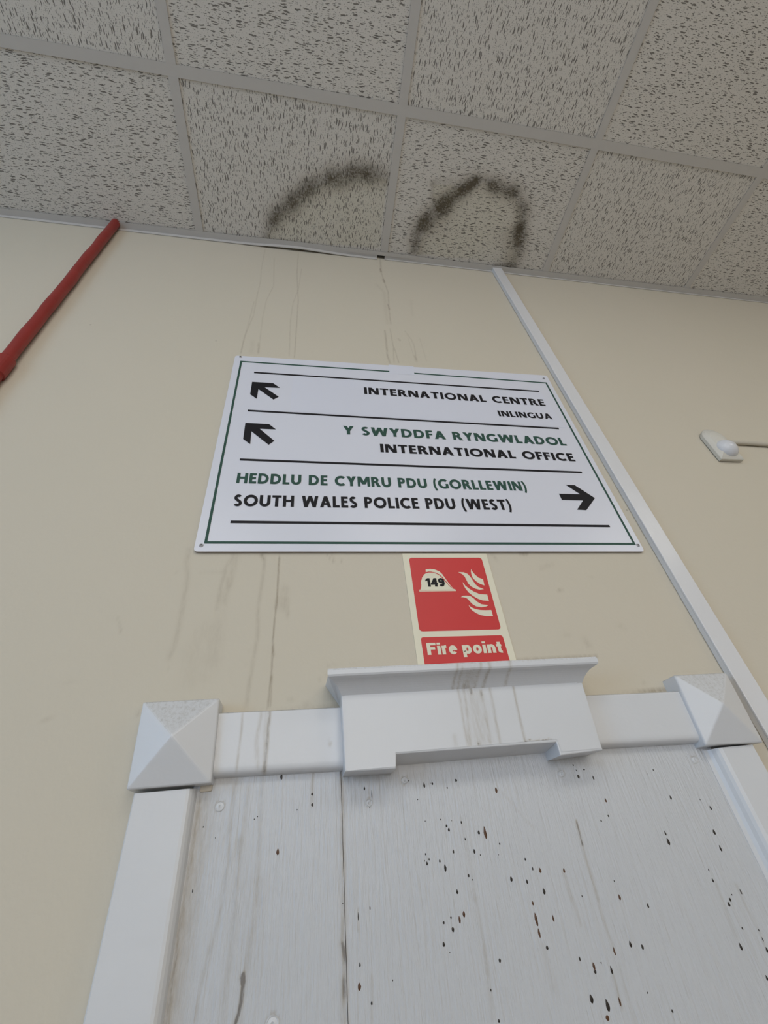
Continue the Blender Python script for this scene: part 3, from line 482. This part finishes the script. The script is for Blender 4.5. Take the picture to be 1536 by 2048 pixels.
# head rail, two lengths either side of the central block, lower edge rounded
def rail(x0, x1, zt0, zt1, zb0, zb1):
    nx = max(2, int((x1-x0)/.0012)); xs_ = np.linspace(x0, x1, nx); V, Fc = [], []
    rows = [(1, 0, 0), (1, 0, .0205), (1, -.0012, .022)] + [(k, 0, .022) for k in np.linspace(.96, .06, 14)] + [(0, 0, .0216), (0, -.0025, .0203), (0, -.0045, .017), (0, -.0055, .012), (0, -.006, .004)]
    for k, dz, d in rows:
        for x in xs_:
            t = (x-x0)/(x1-x0); zt = zt0+(zt1-zt0)*t; zb = zb0+(zb1-zb0)*t
            V.append((x, -d, zb+(zt-zb)*k+dz))
    nr = len(rows); i = np.arange(nr*nx).reshape(nr, nx)
    Fq = np.stack([i[1:,:-1], i[1:,1:], i[:-1,1:], i[:-1,:-1]], -1).reshape(-1, 4)
    V = np.array(V); me = np_mesh('head_rail', V, Fq); attr(me, 'dirt', streaks(V[:,0], V[:,2], RAIL_STAINS) * (V[:,1] < -.01))
    return dk('head_rail', me, M['white_dirty'])
rail(.2535, .4045, 2.0422, 2.0400, 1.9815, 1.9775); rail(.718, .889, 2.0355, 2.0322, 1.9775, 1.9728)
dk('filler_block', box('filler_block', .2455, .2585, -.0115, 0, 1.9635, 1.982, .0015), M['filler'])
# corner blocks: square base with a low pyramid face
def corner_block(pts):
    q = mm(pts[:4]); ax, az = pts[4][0]/1000, pts[4][1]/1000
    bm = bmesh.new()
    a = [bm.verts.new((x, 0, z)) for x, z in q]; b = [bm.verts.new((x, -.027, z)) for x, z in q]
    cx, cz = sum(x for x, z in q)/4, sum(z for x, z in q)/4
    ap = bm.verts.new((ax, -.047, az))
    bm.faces.new(a)
    for i in range(4):
        bm.faces.new((a[i], a[(i+1) % 4], b[(i+1) % 4], b[i])); bm.faces.new((b[i], b[(i+1) % 4], ap))
    bmesh.ops.recalc_face_normals(bm, faces=bm.faces[:])
    bmesh.ops.bevel(bm, geom=[e for e in bm.edges if min(v.co.y for v in e.verts) < -.02], offset=.0016, segments=2, affect='EDGES', profile=.5)
    return bm_mesh('corner_block', bm)
dk('corner_block', corner_block(BLOCK_L), M['white']); dk('corner_block', corner_block(BLOCK_R), M['white'])
# central block with a slot cut in its lower edge, and the cove cornice on top
pq = mm(PLAQUE)
bm = bmesh.new(); PDP = .045
outl = [pq[0], pq[1], pq[2], pq[3], pq[4], pq[5], pq[6], pq[7]]
back = [(x, z) for x, z in outl]
back[4] = (back[4][0], back[4][1] - .0062); back[5] = (back[5][0], back[5][1] - .0072)     # slot roof slopes back and down
back[2] = (back[2][0]-.002, back[2][1]); 
fa = [bm.verts.new((x, -PDP, z)) for x, z in outl]; ba = [bm.verts.new((x, -.004, z)) for x, z in back]
bm.faces.new(ba)
for i in range(8): bm.faces.new((fa[i], fa[(i+1) % 8], ba[(i+1) % 8], ba[i]))
bm.faces.new(fa[::-1])
bmesh.ops.recalc_face_normals(bm, faces=bm.faces[:])
bmesh.ops.bevel(bm, geom=[e for e in bm.edges if all(v.co.y < -.04 for v in e.verts)], offset=.0014, segments=2, affect='EDGES', profile=.5)
plq = dk('head_block', bm_mesh('head_block', bm), M['white'])
# its painted face carries the run marks
xs_ = np.arange(.406, .7195, .0011); zs_ = np.linspace(0, 1, 40); V = []
zt, zb0 = 2.0475, 1.9665
X, T, F = grid_arrays(xs_, zs_)
slot = (X > .4617) & (X < .6645)
ZB = np.where(slot, 1.9808, zb0 + .0003); Zg = ZB + (zt - ZB) * T
V = np.stack([X.ravel(), np.full(X.size, -PDP-.0004), Zg.ravel()], 1)
me = np_mesh('painted_face', V, F); attr(me, 'dirt', streaks(V[:,0], V[:,2], PLAQUE_STAINS)); me.flip_normals() if False else None
dk('painted_face', me, M['white_dirty']).parent = plq
bpy.data.objects['painted_face'].matrix_parent_inverse = Matrix.Identity(4)
def cornice():
    x0, x1 = .3850, .7440; z0, z1 = 2.0630, 2.0728; pf = PDP - .001; ov = .070 - PDP
    prof = [(0.0, z1+.0005), (.066, z1+.0005), (.0695, z1-.0008), (.0702, z1-.003), (.0700, z0+.002), (.0688, z0)]      # (depth, z)
    cov = [(.070 - ov*(t**.62), z0 - .0012 - .0155*(t**1.5)) for t in np.linspace(.08, 1, 9)]
    prof = prof + cov + [(0.0, cov[-1][1])]
    nx = 300; rows = []
    for d, z in prof:
        ins = (.070 - d) if d > pf - .004 else 0.0              # mitred returns step in with the cove
        ins = min(max(ins, 0), ov) * .72
        if d == 0.0: ins = rows and rows[-1][2] or 0.0
        rows.append((d, z, ins))
    V = []
    for d, z, ins in rows:
        for x in np.linspace(x0+ins, x1-ins, nx): V.append((x, -d, z + (x - x0) * -.0035))
    nr = len(rows); i = np.arange(nr*nx).reshape(nr, nx)
    F = np.stack([i[1:,:-1], i[1:,1:], i[:-1,1:], i[:-1,:-1]], -1).reshape(-1, 4); V = np.array(V)
    caps = []
    ends = [[r*nx for r in range(nr)], [r*nx+nx-1 for r in range(nr)][::-1]]
    bm = bmesh.new(); vs = [bm.verts.new(v) for v in V]
    for f in F: bm.faces.new([vs[j] for j in f])
    for e in ends: bm.faces.new([vs[j] for j in e])
    me = bm_mesh('cornice', bm); co = np.array([v.co[:] for v in me.vertices])
    attr(me, 'dirt', streaks(co[:,0], co[:,2] , CORNICE_STAINS))
    return me
crn = dk('cornice', cornice(), M['white_dirty'])

# ---------------------------------------------------------------- lettering: drawn glyphs, cap height 1
def stroke(pts, w):
    """ribbon of width w along pts, mitred, as quads"""
    P = [Vector(p) for p in pts]; L, R = [], []
    for i, p in enumerate(P):
        d0 = (P[i]-P[i-1]).normalized() if i else (P[1]-P[0]).normalized()
        d1 = (P[i+1]-P[i]).normalized() if i < len(P)-1 else d0
        t = (d0+d1).normalized(); nrm = Vector((-t.y, t.x)); k = w/2 / max(.35, nrm.dot(Vector((-d0.y, d0.x))))
        L.append(p+nrm*k); R.append(p-nrm*k)
    return [[tuple(L[i]), tuple(R[i]), tuple(R[i+1]), tuple(L[i+1])] for i in range(len(P)-1)]
def arc(cx, cy, rx, ry, a0, a1, n=22):
    return [(cx+rx*math.cos(math.radians(a0+(a1-a0)*i/n)), cy+ry*math.sin(math.radians(a0+(a1-a0)*i/n))) for i in range(n+1)]
def rect(x0, y0, x1, y1): return [[(x0,y0),(x1,y0),(x1,y1),(x0,y1)]]
def diag(xa, ya, xb, yb, w):    # parallelogram, xa / xb are left edges, horizontal width w
    return [[(xa,ya),(xa+w,ya),(xb+w,yb),(xb,yb)]]
def caps(ch, t=.225):
    h = t*.86; r = t/2
    if ch == 'I': return rect(0,0,t,1), t
    if ch == 'H': return rect(0,0,t,1)+rect(.78-t,0,.78,1)+rect(t,.43,.78-t,.43+h), .78
    if ch == 'E': return rect(0,0,t,1)+rect(t,0,.52,h)+rect(t,1-h,.51,1)+rect(t,.43,.48,.43+h), .52
    if ch == 'F': return rect(0,0,t,1)+rect(t,1-h,.50,1)+rect(t,.42,.47,.42+h), .50
    if ch == 'L': return rect(0,0,t,1)+rect(t,0,.50,h), .50
    if ch == 'T': return rect(0,1-h,.66,1)+rect(.33-r,0,.33+r,1-h), .66
    if ch == 'N': return rect(0,0,t*.92,1)+rect(.80-t*.92,0,.80,1)+diag(0,1,.80-t*1.25,0,t*1.25), .80
    if ch == 'M': return rect(0,0,t*.92,1)+rect(.96-t*.92,0,.96,1)+diag(0,1,.48-t*.62,.22,t*1.24)+diag(.96-t*1.24,1,.48-t*.62,.22,t*1.24), .96
    if ch == 'A': return diag(0,0,.41-t*.55,1,t*1.1)+diag(.82-t*1.1,0,.41-t*.55,1,t*1.1)+rect(.2,.22,.62,.22+h*.9), .82
    if ch == 'Y': return diag(.37-t*.5,.42,0,1,t*1.15)+diag(.37-t*.6,.42,.74-t*1.15,1,t*1.15)+rect(.37-r,0,.37+r,.45), .74
    if ch == 'W':
        w = t*1.08
        return diag(.30-w*.5,0,0,1,w)+diag(.30-w*.5,0,.60-w*.5,1,w)+diag(.90-w*.5,0,.60-w*.5,1,w)+diag(.90-w*.5,0,1.20-w,1,w), 1.20
    if ch == 'O': return stroke(arc(.49,.5,.49-r,.515-r,0,360,40), t), .98
    if ch == 'C': return stroke(arc(.48,.5,.48-r,.515-r,48,312,34), t), .80
    if ch == 'G': return stroke(arc(.48,.5,.48-r,.515-r,48,300,34), t)+rect(.84-t,.03,.84,.50), .84
    if ch == 'D': return rect(0,0,t,1)+stroke([(t*.5,1-h/2),(.32,1-h/2)]+arc(.32,.5,.46-r,.5-h/2,88,-88,26)+[(.32,h/2),(t*.5,h/2)], t*.95), .79
    if ch == 'P': return rect(0,0,t,1)+stroke([(t*.5,1-h/2),(.30,1-h/2)]+arc(.30,.70,.27-r+.03,.30-h/2,88,-88,18)+[(.30,.40+h/2),(t*.5,.40+h/2)], t*.9), .58
    if ch == 'R': return caps('P', t)[0]+diag(.62-t*.95+.06,0,.26,.46,t*1.2), .70
    if ch == 'U': return rect(0,.38,t,1)+rect(.76-t,.38,.76,1)+stroke(arc(.38,.385,.38-r,.40-r,180,360,24), t), .76
    if ch == 'S': return stroke(arc(.27,.735,.255-r+.02,.28-r*.9,35,250,20)[:-1]+arc(.27,.27,.275-r+.02,.285-r*.9,75,-150,22)[1:], t*.93), .55
    if ch == '(': return stroke(arc(.66,.42,.60,.98,140,220,16), t*.75), .26
    if ch == ')': return stroke(arc(-.40,.42,.60,.98,40,-40,16), t*.75), .26
    return [], .30
def grot(ch, t=.24):     # bold grotesque letters and figures
    r = t/2; h = t*.86
    if ch == 'F': return rect(0,0,t,1)+rect(t,1-h,.60,1)+rect(t,.43,.54,.43+h), .60
    if ch == 'i': return rect(0,0,t*.95,.73)+rect(0,.84,t*.95,1), t*.95
    if ch == 'r': return rect(0,0,t*.95,.73)+stroke(arc(.30,.44,.22,.225,170,88,10), t*.92), .37
    if ch == 'e': return stroke(arc(.28,.365,.285-r,.375-h/2,0,322,30), t*.9)+rect(r,.31,.555,.31+h*.75), .565
    if ch == 'p': return rect(0,-.27,t*.95,.73)+stroke(arc(.33,.365,.29-r,.375-h/2,0,360,30), t*.9), .62
    if ch == 'o': return stroke(arc(.305,.365,.305-r,.375-h/2,0,360,30), t*.92), .61
    if ch == 'n': return rect(0,0,t*.95,.73)+rect(.56-t*.95,0,.56,.48)+stroke(arc(.28+.03,.46,.25-r,.28-h/2,175,0,16), t*.92), .56
    if ch == 't': return rect(.08,.12,.08+t*.95,.93)+rect(0,.73-h*.9,.36,.73)+stroke([(.08+t*.475,.2)]+arc(.08+t*.475+.1,.17,.1,.17-h*.42,180,270,8)+[(.37,h*.42)], t*.85), .38
    if ch == '1': return rect(.20,0,.20+t*1.02,1)+[[(.20,.98),(.20,.74),(.02,.63),(.02,.80)]], .44
    if ch == '4': return rect(.34,0,.34+t,1)+rect(0,.22,.64,.22+h)+diag(0,.33,.34-.02,1,t*1.05), .66
    if ch == '9': return stroke(arc(.29,.68,.29-r,.325-r,0,360,30), t*.97)+stroke([(.58-r,.68),(.58-r,.52)]+arc(.29,.45,.29-r,.45-r,0,-140,20)[0:], t*.97), .60
    return [], .30
def lettering(name, text, pts, glyph, d, m, sp=.115, wsp=.56, slant=0.0, flip=False):
    """pts: baseline start, baseline end, top of first letter, all in mm on the wall"""
    a, b, h = [Vector((p[0]/1000, p[1]/1000)) for p in pts]
    ux = (b-a); length = ux.length; ux.normalize(); uy = Vector((-ux.y, ux.x)); hh = (h-a).dot(uy)
    pos, x = [], 0.0
    for i, ch in enumerate(text):
        if ch == ' ': x += wsp - sp; continue
        g, w = glyph(ch); pos.append((g, x)); x += w + sp
    total = x - sp; k = length/total
    bm = bmesh.new()
    npoly = 0
    for g, gx in pos:
        for poly in g:
            vs = []; npoly += 1; dd = d + 4e-6*(npoly % 9)
            for px, py in poly:
                q = a + ux*((px+gx)*k) + uy*(py*hh); vs.append(bm.verts.new((q.x, -dd, q.y)))
            try: bm.faces.new(vs)
            except ValueError: pass
    for f in bm.faces:
        f.normal_update()
        if f.normal.y > 0: f.normal_flip()
    me = bpy.data.meshes.new(name); bm.to_mesh(me); bm.free()
    return obj(name, me, m)
def flat(name, pts, d, m):
    """printed film: thin solid of outline pts"""
    me = plate(name, mm(pts), d-.0002, d)
    return obj(name, me, m)

# ---------------------------------------------------------------- direction sign
sq = mm(SIGN_QUAD); SD = .005
sign = tag(empty('direction_sign', (.58, 0, 2.2835)), 'large white direction sign with black and green lettering and three arrows', 'sign')
def sk(o): return kid(o, sign)
def sign_panel():
    rq = round_quad(sq, .006); bm = bmesh.new(); n = len(rq)
    a = [bm.verts.new((x, -.0012, z)) for x, z in rq]; b = [bm.verts.new((x, -SD, z)) for x, z in rq]
    bm.faces.new(a[::-1]); bm.faces.new(b)
    for i in range(n): bm.faces.new((a[i], b[i], b[(i+1) % n], a[(i+1) % n])).material_index = 1
    return bm_mesh('panel', bm)
sk(obj('panel', sign_panel(), [M['sign'], M['sign_edge']]))
for pts, nm in zip(SIGN_PATCHES, ('long', 'small')): sk(flat('cover_strip', pts, SD+.0003, M['patch']))
bm = bmesh.new(); bp_ = mm(SIGN_BORDER)
for poly in stroke(bp_, .0044): prism(bm, [tuple(p) for p in poly], SD+.0002, SD+.0004)
sk(obj('border_line', bm_mesh('border_line', bm), M['green']))
for pts, w in SIGN_RULES:
    (p0, p1) = mm(pts); w = .0050
    sk(obj('rule_line', plate('rule_line', [(p0[0], p0[1]-w/2), (p1[0], p1[1]-w/2), (p1[0], p1[1]+w/2), (p0[0], p0[1]+w/2)], SD+.0003, SD+.0006), M['black']))
for pts in SIGN_ARROWS: sk(obj('arrow', plate('arrow', mm(pts), SD+.0003, SD+.0006), M['black']))
for text, c, pts in SIGN_TEXT:
    o = sk(lettering('lettering', text, pts, caps, SD+.0006, M[c])); o['label'] = c + ' lettering'
for x, z in SIGN_SCREWS:
    x, z = x/1000, z/1000; bm = bmesh.new()
    m4 = Matrix.Translation((x, -SD-.0006, z)) @ Matrix.Rotation(math.pi/2, 4, 'X')
    bmesh.ops.create_cone(bm, cap_ends=True, segments=20, radius1=.0036, radius2=.0026, depth=.0014, matrix=m4)
    for an in (0.6, 0.6+math.pi/2):
        vs = add_box(bm, -.0021, .0021, -.0002, .0002, -.0004, .0004)
        for v in vs: v.co = Matrix.Translation((x, -SD-.00135, z)) @ Matrix.Rotation(an, 4, 'Y') @ v.co
        for f in {f for v in vs for f in v.link_faces}: f.material_index = 1
    sk(obj('screw', bm_mesh('screw', bm), [M['steel'], M['dark']]))

# ---------------------------------------------------------------- fire point sign
FD = .0016
fp = mm(FIRE_PANEL); fp[2] = (fp[2][0], 2.081); fp[3] = (fp[3][0], 2.081)
fire = tag(empty('fire_point_sign', (.59, 0, 2.081)), 'cream and red fire point sign numbered 149 above the door', 'sign')
def fk(o): return kid(o, fire)
fk(obj('panel', plate('panel', fp, 0.0002, FD), M['lum']))
fr = mm(FIRE_RED); fc = mm(FIRE_CAPTION); fc[2] = (fc[2][0], 2.0885); fc[3] = (fc[3][0], 2.0885)
fk(obj('pictogram_field', plate('pictogram_field', round_quad(fr, .005), FD, FD+.0002), M['red']))
fk(obj('caption_field', plate('caption_field', round_quad(fc, .004), FD, FD+.0002), M['red']))
hel = fk(obj('helmet_symbol', plate('helmet_symbol', mm(FIRE_DOME), FD+.0002, FD+.0004), M['lum']))
for nm, pts in (('helmet_brim', FIRE_BRIM), ('helmet_brim', FIRE_BRIM2), ('helmet_comb', FIRE_COMB)):
    o = flat(nm, pts, FD+.0004, M['lum']); o.parent = hel; o.matrix_parent_inverse = Matrix.Identity(4)
for pts in FIRE_FLAMES: fk(flat('flame_symbol', pts, FD+.0004, M['lum']))
fk(lettering('numerals', '149', FIRE_NUM, grot, FD+.0007, M['black'], sp=.04)); 
fk(lettering('lettering', 'Fire point', FIRE_TEXT, grot, FD+.0006, M['lum'], sp=.075, wsp=.34))

# ---------------------------------------------------------------- red pipe
def tube(bm, path, rad, n=20, caps_=True):
    rings = []
    for i, p in enumerate(path):
        r = rad[i] if isinstance(rad, list) else rad
        rings.append([bm.verts.new((p[0]+r*math.cos(2*math.pi*k/n), p[1]+r*math.sin(2*math.pi*k/n), p[2])) for k in range(n)])
    for a, b in zip(rings, rings[1:]):
        for k in range(n): bm.faces.new((a[k], a[(k+1) % n], b[(k+1) % n], b[k]))
    if caps_: bm.faces.new(rings[0][::-1]); bm.faces.new(rings[-1])
px, py, pr = -.2475, -.0145, .0122
zz = [0.0] + list(np.linspace(1.2, 2.72, 40)) + [2.735, 2.75, 2.765, 2.78, 2.80] + list(np.linspace(2.82, H+.004, 60))
bm = bmesh.new()
path, rad = [], []
for z in zz:
    wv = .0005*math.sin(z*17) + .0003*math.sin(z*61+1)
    path.append((px + wv, py + .0005*math.sin(z*31), z)); rad.append(pr + .0003*math.sin(z*47))
tube(bm, path, rad, 24)
pipe = obj('fire_pipe', bm_mesh('fire_pipe', bm, True), M['pipe'])
tag(pipe, 'dark red painted vertical pipe on the cream wall, left of the direction sign', 'pipe')
bm = bmesh.new()
tube(bm, [(px, py, 2.690), (px, py, 2.692), (px, py, 2.742), (px, py, 2.747)], [.0125, .0160, .0160, .0125], 24)
cp = obj('coupling', bm_mesh('coupling', bm), M['pipe']); cp.parent = pipe

# ---------------------------------------------------------------- white cable trunking
tr = tag(empty('cable_trunking', (1.015, 0, 0)), 'slim white vertical cable trunking between the direction sign and the dome sensor', 'trunking')
TX0, TX1 = .9985, 1.0322
kid(obj('trunking_base', box('trunking_base', TX0, TX1, -.0095, -.0008, 0.0, H-.003, .0006), M['trunk']), tr)
kid(obj('trunking_lid', box('trunking_lid', TX0-.0006, TX1+.0006, -.0135, -.0096, 0.0, H-.0015, .0012), M['trunk']), tr)

# ---------------------------------------------------------------- dome sensor and its cable
sen = tag(empty('wall_sensor', (1.344, 0, 2.538)), 'small off-white wall sensor with rounded top and bulging white lens', 'sensor')
def housing():
    x0, x1, zb, zsd, ztp = 1.313, 1.375, 2.538, 2.612, 2.643
    out = [(x0, zb), (x1, zb), (x1, zsd)]
    for k in range(1, 16):
        a = math.pi*k/16; out.append(((x0+x1)/2 + (x1-x0)/2*math.cos(a), zsd + (ztp-zsd)*math.sin(a)))
    out.append((x0, zsd)); cx, cz = (x0+x1)/2, 2.588
    bm = bmesh.new(); rings = []
    for f, d in ((1, .002), (1, .0075), (1.015, .0078), (1.015, .0095), (.985, .0108), (.9, .0130), (.7, .0165), (.4, .0185)):
        rings.append([bm.verts.new((cx+(x-cx)*f, -d, cz+(z-cz)*f)) for x, z in out])
    n = len(out)
    for a, b in zip(rings, rings[1:]):
        for k in range(n): bm.faces.new((a[k], a[(k+1) % n], b[(k+1) % n], b[k]))
    bm.faces.new(rings[0]); bm.faces.new(rings[-1])
    return bm_mesh('housing', bm)
kid(obj('housing', housing(), M['housing']), sen)
bm = bmesh.new(); bmesh.ops.create_uvsphere(bm, u_segments=32, v_segments=18, radius=.026)
for v in bm.verts: v.co = Vector((1.345 + v.co.x, -.0115 + v.co.y*.8, 2.5695 + v.co.z))
kid(obj('lens', bm_mesh('lens', bm, True), M['dome']), sen)
bm = bmesh.new()
n = 14; rings = []
for i in range(26):
    x = 1.3755 + i*(XR-1.3755)/25 if i > 18 else 1.3755 + i*.03
    zz_ = 2.6025 + .0009*math.sin(i*1.1)
    rings.append([bm.verts.new((x, -.0062 + .0050*math.cos(2*math.pi*k/n), zz_ + .0058*math.sin(2*math.pi*k/n))) for k in range(n)])
for a, b in zip(rings, rings[1:]):
    for k in range(n): bm.faces.new((a[k], a[(k+1) % n], b[(k+1) % n], b[k]))
bm.faces.new(rings[0]); bm.faces.new(rings[-1])
tag(obj('cable', bm_mesh('cable', bm, True), M['conduit']), 'cream-painted cable running right along the wall from the dome sensor', 'cable')
